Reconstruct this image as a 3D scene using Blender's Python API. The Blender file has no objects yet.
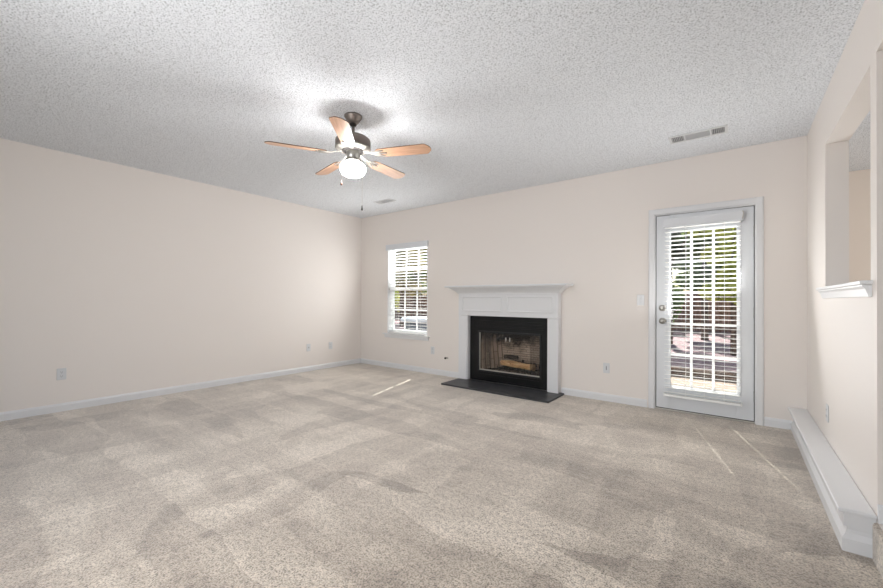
import bpy, bmesh, math, random
from mathutils import Vector, Matrix
random.seed(7)
C = bpy.context.scene
COL = C.collection
PI = math.pi

# ------------------------------------------------------------------ camera
yaw, pitch, roll = 0.653370346, 7.36021383e-03, 5.73526279e-03
F_PX, CY, CAM_H = 385.010211, 297.045593, 1.13718928
fwd = Vector((-math.sin(yaw)*math.cos(pitch), math.cos(yaw)*math.cos(pitch), math.sin(pitch)))
rt = Vector((math.cos(yaw), math.sin(yaw), 0))
up = rt.cross(fwd)
rt2 = rt*math.cos(roll) + up*math.sin(roll)
up2 = up*math.cos(roll) - rt*math.sin(roll)
cam = bpy.data.cameras.new('camera'); cam.sensor_width = 36; cam.lens = F_PX/883*36
cam.shift_y = (CY-294)/883; cam.clip_start = 0.05; cam.clip_end = 400
co = bpy.data.objects.new('camera', cam); COL.objects.link(co)
m = Matrix((rt2, up2, -fwd)).transposed().to_4x4(); m.translation = Vector((0, 0, CAM_H))
co.matrix_world = m
C.camera = co

# ------------------------------------------------------------------ world, sun, area lights, exposure
w = bpy.data.worlds.new('sky'); C.world = w; w.use_nodes = True
nt = w.node_tree; nt.nodes.clear()
sky = nt.nodes.new('ShaderNodeTexSky'); sky.sky_type = 'NISHITA'; sky.sun_disc = False
sky.sun_elevation = math.radians(51); sky.sun_rotation = math.radians(-16)
sky.air_density = 1.0; sky.dust_density = 2.5; sky.ozone_density = 1.0
bg = nt.nodes.new('ShaderNodeBackground'); bg.inputs[1].default_value = 0.095
out = nt.nodes.new('ShaderNodeOutputWorld')
nt.links.new(sky.outputs[0], bg.inputs[0]); nt.links.new(bg.outputs[0], out.inputs[0])

def lamp(name, typ, energy, color, loc, direction, size=None, size_y=None):
    l = bpy.data.lights.new(name, typ); l.energy = energy; l.color = color
    if typ == 'AREA':
        l.shape = 'RECTANGLE'; l.size = size; l.size_y = size_y or size
    o = bpy.data.objects.new(name, l); COL.objects.link(o); o.location = loc
    o.rotation_euler = Vector(direction).to_track_quat('-Z', 'Y').to_euler()
    return o
s = lamp('sun', 'SUN', 6.0, (1.0, 0.96, 0.9), (0, 10, 12), (0.273*0.65, -0.96*0.65, -0.760))
s.data.angle = math.radians(0.5)
# added fill lamp at the unseen rear opening behind the photographer
lamp('added_rear_fill', 'AREA', 7, (0.97, 0.985, 1.0), (-2.7, -2.55, 1.3), (0, 1, 0.25), 4.6, 2.1)
# soft fill lamp added out of view, thrown forward at the far wall
lamp('added_forward_fill', 'AREA', 29, (1.0, 0.99, 0.99), (-1.65, -0.8, 1.2), (0.20, 0.95, 0.16), 1.0, 1.0)
# fill lamp added at the left wall, out of view beside the photographer
lamp('added_left_fill', 'AREA', 1, (0.97, 0.985, 1.0), (-5.28, -1.2, 1.35), (1, 0.12, 0.25), 1.9, 1.5)
# daylight diffused into the room by the blinds of the glazed door and of the window
lamp('door_daylight', 'AREA', 11, (1.0, 0.99, 0.98), (-0.27, 4.52, 1.05), (-0.3, -1, 0.6), 0.6, 1.6)
lamp('window_daylight', 'AREA', 9.5, (1.0, 0.99, 0.98), (-4.25, 4.58, 1.3), (0, -1, 0.35), 0.8, 1.35)
# unseen lamp added to brighten the adjoining room beyond the right wall
lamp('added_side_room_fill', 'AREA', 26, (0.95, 0.975, 1.0), (3.40, 4.2, 1.5), (-1, 0.1, 0.1), 2.4, 1.8)
# sky light entering through the glazed door and the window
C.view_settings.view_transform = 'Standard'; C.view_settings.look = 'None'
C.view_settings.gamma = 1.0; C.view_settings.use_curve_mapping = False
C.view_settings.exposure = 1.02
C.cycles.max_bounces = 10; C.cycles.diffuse_bounces = 6; C.cycles.transparent_max_bounces = 12
C.cycles.sample_clamp_indirect = 6.0

# ------------------------------------------------------------------ materials
def lin(c):
    return tuple((v/255/12.92) if v/255 <= 0.04045 else ((v/255+0.055)/1.055)**2.4 for v in c)
def mat(name, rgb, rough=0.5, metal=0.0, spec=0.5):
    mt = bpy.data.materials.new(name); mt.use_nodes = True
    n = mt.node_tree.nodes; b = n['Principled BSDF']
    b.inputs['Base Color'].default_value = (*lin(rgb), 1); b.inputs['Roughness'].default_value = rough
    b.inputs['Metallic'].default_value = metal
    b.inputs['Specular IOR Level'].default_value = spec
    return mt
def nodes(mt): return mt.node_tree.nodes, mt.node_tree.links, mt.node_tree.nodes['Principled BSDF']
def coords(mt, scale=(1, 1, 1), rot=(0, 0, 0)):
    n, l, b = nodes(mt)
    tc = n.new('ShaderNodeTexCoord'); mp = n.new('ShaderNodeMapping')
    mp.inputs['Scale'].default_value = scale; mp.inputs['Rotation'].default_value = rot
    l.new(tc.outputs['Object'], mp.inputs[0]); return mp.outputs[0]
def noise(mt, vec, scale, detail=3, rough=0.5, dist=0.0):
    n, l, b = nodes(mt); t = n.new('ShaderNodeTexNoise')
    t.inputs['Scale'].default_value = scale; t.inputs['Detail'].default_value = detail
    t.inputs['Roughness'].default_value = rough; t.inputs['Distortion'].default_value = dist
    l.new(vec, t.inputs['Vector']); return t.outputs['Fac']
def ramp(mt, fac, stops):
    n, l, b = nodes(mt); r = n.new('ShaderNodeValToRGB'); l.new(fac, r.inputs[0])
    e = r.color_ramp.elements
    while len(e) < len(stops): e.new(0.5)
    for i, (p, c) in enumerate(stops):
        e[i].position = p; e[i].color = (*(lin(c) if max(c) > 1 else c), 1)
    return r.outputs[0]
def mixc(mt, fac, a, b_, mode='MIX'):
    n, l, b = nodes(mt); x = n.new('ShaderNodeMix'); x.data_type = 'RGBA'; x.blend_type = mode
    for i, v in ((0, fac), (6, a), (7, b_)):
        if hasattr(v, 'is_linked') or hasattr(v, 'links'): l.new(v, x.inputs[i])
        else: x.inputs[i].default_value = v if i == 0 else (*v, 1)
    return x.outputs[2]
def bump(mt, h, strength, dist):
    n, l, b = nodes(mt); bp = n.new('ShaderNodeBump')
    bp.inputs['Strength'].default_value = strength; bp.inputs['Distance'].default_value = dist
    l.new(h, bp.inputs['Height']); l.new(bp.outputs[0], b.inputs['Normal'])
def base(mt, c):
    n, l, b = nodes(mt); l.new(c, b.inputs['Base Color'])

M = {}
def wallmat(name, rgb):
    x = mat(name, rgb, 0.55, 0, 0.3)
    v = coords(x); h = noise(x, v, 220, 2); bump(x, h, 0.08, 0.002)
    return x
M['wall'] = wallmat('beige_wall_paint', (231, 225, 220))
M['wall_peach'] = wallmat('peach_wall_paint', (232, 221, 210))
M['trim'] = mat('white_trim_paint', (222, 223, 225), 0.35, 0, 0.4)
M['door'] = mat('white_door_paint', (217, 220, 224), 0.4, 0, 0.4)
M['blind'] = mat('white_blind_vinyl', (246, 246, 245), 0.45, 0, 0.4)
M['vinyl'] = mat('white_window_vinyl', (236, 238, 240), 0.4)
M['plate'] = mat('white_switch_plastic', (212, 214, 216), 0.35)
M['slot'] = mat('dark_slot', (120, 120, 122), 0.6)
M['black'] = mat('black_enamel_metal', (22, 22, 24), 0.3, 0.0, 0.3)
x = M['black']; v = coords(x); n1 = noise(x, v, 6, 3); base(x, ramp(x, n1, [(0.3, (9, 9, 10)), (0.75, (24, 24, 25))]))
M['frame_black'] = mat('satin_black_frame', (44, 45, 47), 0.35, 0.5)
M['silver'] = mat('brushed_silver', (200, 196, 190), 0.35, 0.9)
M['nickel'] = mat('satin_nickel', (172, 170, 166), 0.3, 1.0)
M['hinge'] = mat('dull_hinge_metal', (110, 108, 106), 0.45, 0.5)
M['bronze'] = mat('pewter_fan_metal', (120, 112, 106), 0.42, 0.6)
M['whitemetal'] = mat('antique_white_metal', (122, 119, 113), 0.4, 0.3)
M['darkmetal'] = mat('dark_metal', (38, 34, 32), 0.45, 0.6)
M['brownwood'] = mat('brown_turned_wood', (74, 40, 24), 0.5)
M['soot'] = mat('sooty_black', (18, 16, 15), 0.9)
M['grate'] = mat('cast_iron_grate', (30, 29, 28), 0.7, 0.3)

# ceiling: popcorn texture
def popcorn(name):
    x = mat(name, (218, 220, 222), 0.9, 0, 0.1)
    v = coords(x)
    a = noise(x, v, 118, 3, 0.65); b2 = noise(x, v, 150, 2, 0.6)
    n, l, b = nodes(x)
    ad = n.new('ShaderNodeMath'); ad.operation = 'ADD'; l.new(a, ad.inputs[0]); l.new(b2, ad.inputs[1])
    base(x, ramp(x, a, [(0.34, (160, 163, 167)), (0.47, (228, 232, 237)), (0.7, (246, 249, 253))]))
    bump(x, ad.outputs[0], 0.5, 0.012)
    return x
M['popcorn'] = popcorn('popcorn_ceiling')

# carpet
def carpet(name):
    x = mat(name, (196, 182, 168), 0.95, 0, 0.1)
    v = coords(x)
    n, l, b = nodes(x)
    # brushed pile patches: blotches plus vacuum strokes in two directions
    p1 = noise(x, v, 1.9, 5, 0.62, 0.6)
    v2 = coords(x, (0.8, 4.2, 1), (0, 0, math.radians(28))); p2 = noise(x, v2, 1.6, 3, 0.55, 0.5)
    v3 = coords(x, (3.4, 0.7, 1), (0, 0, math.radians(-12))); p3 = noise(x, v3, 1.5, 3, 0.55, 0.4)
    def madd(a_, b_, op='ADD'):
        q = n.new('ShaderNodeMath'); q.operation = op
        for i, t in ((0, a_), (1, b_)):
            if isinstance(t, (int, float)): q.inputs[i].default_value = t
            else: l.new(t, q.inputs[i])
        return q.outputs[0]
    dn = n.new('ShaderNodeTexNoise'); dn.inputs['Scale'].default_value = 2.2; dn.inputs['Detail'].default_value = 4; l.new(v, dn.inputs['Vector'])
    vm = n.new('ShaderNodeVectorMath'); vm.operation = 'MULTIPLY_ADD'; l.new(dn.outputs['Color'], vm.inputs[0]); vm.inputs[1].default_value = (0.9, 0.9, 0); l.new(v2, vm.inputs[2])
    vo = n.new('ShaderNodeTexVoronoi'); vo.inputs['Scale'].default_value = 0.9; l.new(vm.outputs[0], vo.inputs['Vector'])
    vm2 = n.new('ShaderNodeVectorMath'); vm2.operation = 'MULTIPLY_ADD'; l.new(dn.outputs['Color'], vm2.inputs[0]); vm2.inputs[1].default_value = (0.9, 0.9, 0); l.new(v3, vm2.inputs[2])
    vo2 = n.new('ShaderNodeTexVoronoi'); vo2.inputs['Scale'].default_value = 1.3; l.new(vm2.outputs[0], vo2.inputs['Vector'])
    sx = n.new('ShaderNodeSeparateColor'); l.new(vo.outputs['Color'], sx.inputs[0]); sx2 = n.new('ShaderNodeSeparateColor'); l.new(vo2.outputs['Color'], sx2.inputs[0])
    cells = madd(madd(sx.outputs[0], 0.17, 'MULTIPLY'), madd(sx2.outputs[0], 0.12, 'MULTIPLY'))
    cells = madd(cells, -0.145)
    sm = madd(madd(madd(p1, 0.5, 'MULTIPLY'), madd(p2, 0.3, 'MULTIPLY')), madd(p3, 0.2, 'MULTIPLY'))
    sm = madd(sm, cells)
    big = ramp(x, sm, [(0.36, (150, 138, 125)), (0.45, (182, 169, 155)), (0.53, (197, 185, 170)), (0.64, (226, 214, 199))])
    g1 = noise(x, v, 125, 3, 0.7); g2 = noise(x, v, 40, 2, 0.6)
    gg = madd(madd(g1, 0.75, 'MULTIPLY'), madd(g2, 0.25, 'MULTIPLY'))
    gr = ramp(x, gg, [(0.40, (0.14, 0.13, 0.12)), (0.5, (0.70, 0.70, 0.69)), (0.58, (1.0, 1.0, 1.0))])
    base(x, mixc(x, 0.95, big, gr, 'MULTIPLY'))
    bump(x, gg, 0.7, 0.008)
    b.inputs['Sheen Weight'].default_value = 0.8; b.inputs['Sheen Roughness'].default_value = 0.5; b.inputs['Sheen Tint'].default_value = (1.0, 0.95, 0.9, 1)
    return x
M['carpet'] = carpet('beige_cut_pile_carpet')

# slate hearth
x = M['slate'] = mat('charcoal_slate', (58, 59, 62), 0.45)
v = coords(x); a = noise(x, v, 9, 5, 0.6); base(x, ramp(x, a, [(0.3, (46, 47, 50)), (0.7, (74, 75, 78))])); bump(x, a, 0.2, 0.004)
# fan blade
x = M['blade'] = mat('maple_blade', (206, 150, 108), 0.35)
v = coords(x, (2, 18, 1)); a = noise(x, v, 3.0, 4, 0.6, 0.4); base(x, ramp(x, a, [(0.3, (184, 138, 108)), (0.7, (216, 174, 142))]))
M['blade_edge'] = mat('dark_blade_edge', (84, 60, 48), 0.5)
# firebrick
def brickmat(name, c1, c2, mo, axis_rot):
    x = mat(name, c1, 0.9); n, l, b = nodes(x)
    v = coords(x, (1, 1, 1), axis_rot)
    t = n.new('ShaderNodeTexBrick'); l.new(v, t.inputs['Vector'])
    t.inputs['Color1'].default_value = (*lin(c1), 1); t.inputs['Color2'].default_value = (*lin(c2), 1)
    t.inputs['Mortar'].default_value = (*lin(mo), 1); t.inputs['Scale'].default_value = 1.0
    t.inputs['Brick Width'].default_value = 0.20; t.inputs['Row Height'].default_value = 0.032
    t.inputs['Mortar Size'].default_value = 0.004
    tc = n.new('ShaderNodeTexCoord'); sp = n.new('ShaderNodeSeparateXYZ'); l.new(tc.outputs['Object'], sp.inputs[0])
    ns = noise(x, tc.outputs['Object'], 7, 4, 0.6)
    mm = n.new('ShaderNodeMath'); mm.operation = 'MULTIPLY_ADD'; l.new(ns, mm.inputs[0]); mm.inputs[1].default_value = -0.5
    l.new(sp.outputs[2], mm.inputs[2])
    soot = ramp(x, mm.outputs[0], [(0.20, (1, 1, 1)), (0.36, (0.03, 0.03, 0.03))])
    base(x, mixc(x, 1.0, t.outputs[0], soot, 'MULTIPLY'))
    return x
M['firebrick'] = brickmat('sooted_firebrick', (226, 206, 186), (206, 184, 164), (150, 134, 122), (PI/2, 0, 0))
M['firebrick_side'] = brickmat('sooted_firebrick_side', (222, 200, 182), (200, 178, 160), (140, 124, 112), (PI/2, 0, PI/2))
# log bark
x = M['log'] = mat('ceramic_log', (190, 140, 92), 0.85)
v = coords(x, (1, 6, 6)); a = noise(x, v, 6, 4, 0.6, 0.6); base(x, ramp(x, a, [(0.3, (150, 96, 64)), (0.45, (224, 178, 124)), (0.72, (244, 214, 168))])); bump(x, a, 0.6, 0.01)
x = M['darklog'] = mat('charred_log', (60, 50, 44), 0.9)
v = coords(x, (1, 6, 6)); a = noise(x, v, 7, 4, 0.6, 0.6); base(x, ramp(x, a, [(0.3, (26, 22, 20)), (0.7, (96, 80, 70))])); bump(x, a, 0.6, 0.01)
x = M['ember'] = mat('grey_embers', (90, 84, 80), 0.95)
v = coords(x); a = noise(x, v, 40, 2, 0.6); base(x, ramp(x, a, [(0.35, (34, 32, 31)), (0.65, (150, 140, 132))]))
# glass, architectural: transparent with a faint fresnel reflection
def glassmat(name, tint):
    x = bpy.data.materials.new(name); x.use_nodes = True
    n, l = x.node_tree.nodes, x.node_tree.links; n.clear()
    o = n.new('ShaderNodeOutputMaterial'); mx = n.new('ShaderNodeMixShader'); t = n.new('ShaderNodeBsdfTransparent')
    g = n.new('ShaderNodeBsdfGlossy'); g.inputs['Roughness'].default_value = 0.02
    lw = n.new('ShaderNodeLayerWeight'); lw.inputs[0].default_value = 0.5; pw = n.new('ShaderNodeMath'); pw.operation = 'POWER'; pw.inputs[1].default_value = 5.0; l.new(lw.outputs['Facing'], pw.inputs[0]); fr = n.new('ShaderNodeMath'); fr.operation = 'MULTIPLY_ADD'; fr.inputs[1].default_value = 0.9; fr.inputs[2].default_value = 0.03; l.new(pw.outputs[0], fr.inputs[0])
    t.inputs[0].default_value = (*tint, 1)
    l.new(fr.outputs[0], mx.inputs[0]); l.new(t.outputs[0], mx.inputs[1]); l.new(g.outputs[0], mx.inputs[2])
    l.new(mx.outputs[0], o.inputs[0]); return x
M['glass'] = glassmat('clear_pane', (0.96, 0.98, 0.97))
M['fireglass'] = glassmat('smoked_fire_glass', (0.90, 0.89, 0.88))
def emis(name, rgb, st):
    x = mat(name, (255, 255, 255), 0.4); b = x.node_tree.nodes['Principled BSDF']
    b.inputs['Emission Color'].default_value = (*rgb, 1); b.inputs['Emission Strength'].default_value = st
    return x
M['globe'] = emis('lit_opal_globe', (1.0, 0.98, 0.97), 38.0)
# outdoors
def leafmat(name, a, b_, c):
    x = mat(name, a, 0.6, 0, 0.3)
    v = coords(x); f = noise(x, v, 3.0, 4, 0.7)
    base(x, ramp(x, f, [(0.32, a), (0.5, b_), (0.68, c)]))
    n, l, b = nodes(x); o_ = n['Material Output']; tr_ = n.new('ShaderNodeBsdfTranslucent'); mx_ = n.new('ShaderNodeMixShader')
    src = b.inputs['Base Color'].links[0].from_socket; l.new(src, tr_.inputs[0]); mx_.inputs[0].default_value = 0.5
    l.new(b.outputs[0], mx_.inputs[1]); l.new(tr_.outputs[0], mx_.inputs[2]); l.new(mx_.outputs[0], o_.inputs[0])
    return x
M['leaf_yellow'] = leafmat('yellow_green_leaves', (110, 128, 48), (190, 198, 90), (232, 228, 150))
M['leaf_green'] = leafmat('green_leaves', (62, 84, 44), (108, 130, 72), (158, 172, 112))
M['leaf_dark'] = leafmat('dark_green_leaves', (46, 58, 42), (78, 92, 66), (124, 132, 104))
M['leaf_olive'] = leafmat('olive_leaves', (110, 104, 60), (160, 152, 96), (214, 202, 150))
x = M['bark'] = mat('grey_brown_bark', (96, 80, 70), 0.95)
v = coords(x, (6, 6, 1)); a = noise(x, v, 4, 4); base(x, ramp(x, a, [(0.3, (58, 48, 42)), (0.7, (126, 108, 96))])); bump(x, a, 0.6, 0.02)
x = M['mulch'] = mat('pinkish_straw_mulch', (190, 160, 150), 0.95)
v = coords(x); a = noise(x, v, 9, 5, 0.7); base(x, ramp(x, a, [(0.3, (100, 80, 82)), (0.5, (142, 120, 124)), (0.72, (196, 172, 172))])); bump(x, a, 0.8, 0.03)
x = M['concrete'] = mat('warm_concrete', (214, 196, 176), 0.9)
v = coords(x); a = noise(x, v, 5, 5, 0.6); base(x, ramp(x, a, [(0.3, (122, 106, 94)), (0.7, (152, 136, 122))]))
x = M['timber'] = mat('dark_landscape_timber', (70, 54, 46), 0.9)
v = coords(x, (1, 8, 8)); a = noise(x, v, 5, 4); base(x, ramp(x, a, [(0.3, (46, 34, 30)), (0.7, (92, 72, 62))]))
x = M['fence'] = mat('weathered_red_fence', (150, 112, 98), 0.9)
v = coords(x, (7, 7, 0.8)); a = noise(x, v, 4, 4); base(x, ramp(x, a, [(0.3, (112, 82, 72)), (0.7, (176, 136, 122))]))
M['pale_blue'] = mat('pale_glazed_white', (226, 236, 246), 0.25)
M['drum'] = mat('blue_grey_drum', (112, 122, 134), 0.6)

# ------------------------------------------------------------------ mesh helpers
def box(bm, x0, x1, y0, y1, z0, z1, mi=0, rot=None, piv=None):
    vs = [bm.verts.new((x, y, z)) for z in (z0, z1) for y in (y0, y1) for x in (x0, x1)]
    fs = [bm.faces.new([vs[i] for i in f]) for f in ((0, 2, 3, 1), (4, 5, 7, 6), (0, 1, 5, 4), (2, 6, 7, 3), (0, 4, 6, 2), (1, 3, 7, 5))]
    for f in fs: f.material_index = mi
    if rot is not None: bmesh.ops.rotate(bm, verts=vs, cent=piv, matrix=rot)
    return vs
def tube(bm, pts, r, seg=10, caps=True, mi=0):
    pts = [Vector(p) for p in pts]; rings = []
    rs = r if isinstance(r, (list, tuple)) else [r]*len(pts)
    for i, p in enumerate(pts):
        d = (pts[min(i+1, len(pts)-1)] - pts[max(i-1, 0)]).normalized()
        a = d.orthogonal().normalized() if i == 0 else (prev - d*prev.dot(d)).normalized()
        prev = a; b = d.cross(a)
        rings.append([bm.verts.new(p + (a*math.cos(2*PI*k/seg) + b*math.sin(2*PI*k/seg))*rs[i]) for k in range(seg)])
    for i in range(len(rings)-1):
        for k in range(seg):
            f = bm.faces.new((rings[i][k], rings[i][(k+1) % seg], rings[i+1][(k+1) % seg], rings[i+1][k])); f.material_index = mi; f.smooth = True
    if caps:
        bm.faces.new(rings[0][::-1]).material_index = mi; bm.faces.new(rings[-1]).material_index = mi
def lathe(bm, prof, cx=0, cy=0, seg=32, mi=0, smooth=True, mtx=None):
    rings = []; new = []
    for r, z in prof:
        if r < 1e-6: v = [bm.verts.new((cx, cy, z))]
        else: v = [bm.verts.new((cx+r*math.cos(2*PI*k/seg), cy+r*math.sin(2*PI*k/seg), z)) for k in range(seg)]
        rings.append(v); new += v
    for a, b in zip(rings, rings[1:]):
        for k in range(seg):
            if len(a) == 1 and len(b) == 1: continue
            if len(a) == 1: f = bm.faces.new((a[0], b[(k+1) % seg], b[k]))
            elif len(b) == 1: f = bm.faces.new((a[k], a[(k+1) % seg], b[0]))
            else: f = bm.faces.new((a[k], a[(k+1) % seg], b[(k+1) % seg], b[k]))
            f.material_index = mi; f.smooth = smooth
    if mtx is not None: bmesh.ops.transform(bm, matrix=mtx, verts=new)
    return new
def prism(bm, poly, axis, a0, a1, mi=0):
    """extrude a closed 2-D polygon along an axis: 'x' -> poly (y,z); 'y' -> (x,z); 'z' -> (x,y)"""
    def P(p, a): return {'x': (a, p[0], p[1]), 'y': (p[0], a, p[1]), 'z': (p[0], p[1], a)}[axis]
    A = [bm.verts.new(P(p, a0)) for p in poly]; B = [bm.verts.new(P(p, a1)) for p in poly]
    n = len(poly)
    fs = [bm.faces.new(A), bm.faces.new(B[::-1])] + [bm.faces.new((A[i], B[i], B[(i+1) % n], A[(i+1) % n])) for i in range(n)]
    for f in fs: f.material_index = mi
    return A+B
def BM(): return bmesh.new()
def obj(name, bm, mats, parent=None, bevel=0, label=None, loc=None, seg=2):
    bmesh.ops.recalc_face_normals(bm, faces=bm.faces)
    me = bpy.data.meshes.new(name)
    if loc is not None: bmesh.ops.translate(bm, verts=bm.verts, vec=-Vector(loc))
    bm.to_mesh(me); bm.free()
    for q in (mats if isinstance(mats, (list, tuple)) else [mats]): me.materials.append(q)
    o = bpy.data.objects.new(name, me); COL.objects.link(o)
    if loc is not None: o.location = loc
    if parent is not None:
        o.parent = parent
        if loc is None: pass
    if bevel:
        b = o.modifiers.new('bevel', 'BEVEL'); b.width = bevel; b.segments = seg; b.limit_method = 'ANGLE'; b.angle_limit = math.radians(40)
    if label: o['label'] = label
    return o
def tag(o, label, cat, group=None, kind=None):
    o['label'] = label; o['category'] = cat
    if group: o['group'] = group
    if kind: o['kind'] = kind
    return o
def empty(name, loc=(0, 0, 0), rz=0):
    o = bpy.data.objects.new(name, None); COL.objects.link(o); o.location = loc; o.rotation_euler = (0, 0, rz)
    o.empty_display_size = 0.1
    return o
def bx(name, dims, mt, parent=None, bevel=0, label=None):
    b = BM(); box(b, *dims); return obj(name, b, mt, parent, bevel, label)
def copy_tree(o, parent=None):
    c = o.copy(); COL.objects.link(c); c.parent = parent
    for ch in [k for k in bpy.data.objects if k.parent == o]: copy_tree(ch, c)
    return c

# ------------------------------------------------------------------ room shell
XL, XR, YB, H = -5.362, 0.494, 4.623, 2.60
YR = -2.7          # rear wall, behind the camera
WT = 0.115
def wall_with_holes(bm, axis, fixed0, fixed1, a0, a1, z0, z1, holes):
    """boxes around rectangular holes (a_lo, a_hi, z_lo, z_hi); axis 'x': wall runs along x"""
    cuts = sorted({a0, a1, *[h[0] for h in holes], *[h[1] for h in holes]})
    for lo, hi in zip(cuts, cuts[1:]):
        zs = [z0]
        for h in sorted(holes, key=lambda h: h[2]):
            if h[0] <= lo + 1e-6 and h[1] >= hi - 1e-6: zs += [h[2], h[3]]
        zs.append(z1)
        for k in range(0, len(zs), 2):
            if zs[k+1] - zs[k] > 1e-5:
                if axis == 'x': box(bm, lo, hi, fixed0, fixed1, zs[k], zs[k+1])
                else: box(bm, fixed0, fixed1, lo, hi, zs[k], zs[k+1])
    bmesh.ops.remove_doubles(bm, verts=bm.verts, dist=1e-5)

o = bx('floor', (XL-0.1, XR-0.006, YR-0.1, YB+0.02, -0.12, 0.0), M['carpet']); tag(o, 'beige cut pile carpet floor of the living room', 'floor', kind='structure')
o = bx('ceiling', (XL-0.1, XR+WT, YR-0.1, YB+0.16, H, H+0.12), M['popcorn']); tag(o, 'white popcorn textured ceiling of the living room', 'ceiling', kind='structure')
b = BM(); wall_with_holes(b, 'y', XL-0.12, XL, YR-0.1, YB+0.16, -0.12, H, [(-2.2, -0.2, 0.55, 2.15)])
o = obj('wall_left', b, M['wall']); tag(o, 'long plain beige wall on the left', 'wall', kind='structure')
DO = (-0.689, 0.146, 0, 2.052)            # door rough opening
WO = (-4.688, -3.812, 0.572, 2.052)       # window opening
FO = (-2.93, -1.88, 0, 0.76)              # firebox opening
b = BM(); wall_with_holes(b, 'x', YB, YB+0.16, XL, XR+WT, -0.12, H, [(DO[0], DO[1], -0.02, DO[3]), WO, (FO[0], FO[1], 0.02, FO[3])])
o = obj('wall_back', b, M['wall']); tag(o, 'beige wall holding the window, fireplace and glazed door', 'wall', kind='structure')
PO = (2.62, 3.757, 1.236, 2.238)          # pass-through
EO = (0.55, 2.522, 0.17, 2.25)            # stepped-up opening
b = BM(); wall_with_holes(b, 'y', XR, XR+WT, YR-0.1, YB, -0.12, H, [PO, EO])
o = obj('wall_right', b, M['wall']); tag(o, 'beige right wall with a pass-through opening and open doorway', 'wall', kind='structure')
b = BM(); wall_with_holes(b, 'x', YR-0.12, YR, XL, XR, -0.12, H, [(-5.0, -0.4, 0.25, 2.35)])
o = obj('wall_rear', b, M['wall']); tag(o, 'beige wall behind the photographer with an added wide window', 'wall', kind='structure')
# wide unseen window added in that wall to go with the rear fill lamp
wr = empty('added_rear_window', (-2.7, YR-0.05, 0.25)); tag(wr, 'added unseen wide window in the wall behind the photographer', 'window', kind='structure')
b = BM()
for x0, x1 in ((-2.3, -2.25), (-0.79, -0.73), (0.73, 0.79), (2.25, 2.3)): box(b, x0, x1, -0.03, 0.03, 0, 2.1)
box(b, -2.25, 2.25, -0.03, 0.03, 0, 0.05); box(b, -2.25, 2.25, -0.03, 0.03, 2.05, 2.1)
obj('window_frame', b, M['vinyl'], wr)
bx('pane', (-2.25, 2.25, -0.004, 0.004, 0.05, 2.05), M['glass'], wr)

wl = empty('added_left_window', (XL-0.06, -1.2, 0.55)); tag(wl, 'added window in the left wall, out of view', 'window', kind='structure')  # unseen window added to go with the left fill lamp
b = BM()
for y0, y1 in ((-1.0, -0.95), (-0.025, 0.025), (0.95, 1.0)): box(b, -0.03, 0.03, y0, y1, 0, 1.6)
for y0, y1 in ((-0.95, -0.025), (0.025, 0.95)):
    for z0, z1 in ((0, 0.05), (0.78, 0.82), (1.55, 1.6)): box(b, -0.028, 0.028, y0, y1, z0, z1)
obj('window_frame', b, M['vinyl'], wl)
bx('pane', (-0.004, 0.004, -0.95, 0.95, 0.05, 1.55), M['glass'], wl)

# adjoining raised room seen through the pass-through
o = bx('floor_side', (XR-0.018, 3.6, YR, 6.3, -0.1, 0.168), M['carpet'], bevel=0.012)
me = o.data; 
bpy.data.objects.remove(o)
b = BM(); box(b, XR+WT-0.002, 3.6, YR, 6.19, -0.1, 0.168); box(b, XR-0.016, XR+WT, EO[0]+0.002, EO[1]+0.008, -0.1, 0.168)
o = obj('floor_side', b, M['carpet'], bevel=0.014); tag(o, 'raised carpeted floor of the adjoining room, edge seen as a step by the white ledge', 'floor', kind='structure')
b = BM(); box(b, XR+WT, 3.6, 6.19, 6.3, -0.1, H); o = obj('wall_side', b, M['wall_peach']); tag(o, 'peach beige far wall of the adjoining room seen through the pass-through', 'wall', kind='structure')
b = BM(); box(b, 3.5, 3.6, YR, 6.19, -0.1, H); o = obj('wall_side_right', b, M['wall_peach']); tag(o, 'beige outer wall of the adjoining room', 'wall', kind='structure')
b = BM(); box(b, XR+WT, 3.6, YR-0.12, YR, -0.1, H); box(b, XR, XR+WT, YB+0.16, 6.3, -0.1, H)
o = obj('wall_side_inner', b, M['wall_peach']); tag(o, 'beige inner walls of the adjoining room', 'wall', kind='structure')
o = bx('ceiling_side', (XR+WT, 3.6, YR-0.1, 6.3, H, H+0.12), M['popcorn']); tag(o, 'popcorn ceiling of the adjoining room seen through the pass-through', 'ceiling', kind='structure')

# baseboards (profile: depth from wall, height)
BP = [(0, 0), (0.014, 0), (0.014, 0.062), (0.006, 0.079), (0, 0.081)]
def bb_x(bm, y, sgn, x0, x1, z=0): prism(bm, [(y+sgn*d, z+h) for d, h in BP], 'x', x0, x1)
def bb_y(bm, x, sgn, y0, y1, z=0): prism(bm, [(x+sgn*d, z+h) for d, h in BP], 'y', y0, y1)
b = BM(); bb_y(b, XL, 1, YR, YB); o = obj('baseboard_left', b, M['trim']); tag(o, 'white baseboard along the long left wall', 'baseboard', kind='structure')
b = BM(); bb_x(b, YB, -1, XL+0.014, -3.16); bb_x(b, YB, -1, -1.69, -0.757); bb_x(b, YB, -1, 0.205, 0.392)
o = obj('baseboard_back', b, M['trim']); tag(o, 'white baseboard of the fireplace wall', 'baseboard', kind='structure')
b = BM(); bb_x(b, EO[1], -1, XR, XR+WT, 0.168)
o = obj('baseboard_jamb', b, M['trim']); tag(o, 'short white baseboard on the doorway jamb above the step', 'baseboard', kind='structure')
b = BM(); bb_y(b, XR, -1, YR, EO[0]); o = obj('baseboard_right', b, M['trim']); tag(o, 'white baseboard beside the doorway behind the photographer', 'baseboard', kind='structure')
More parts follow.
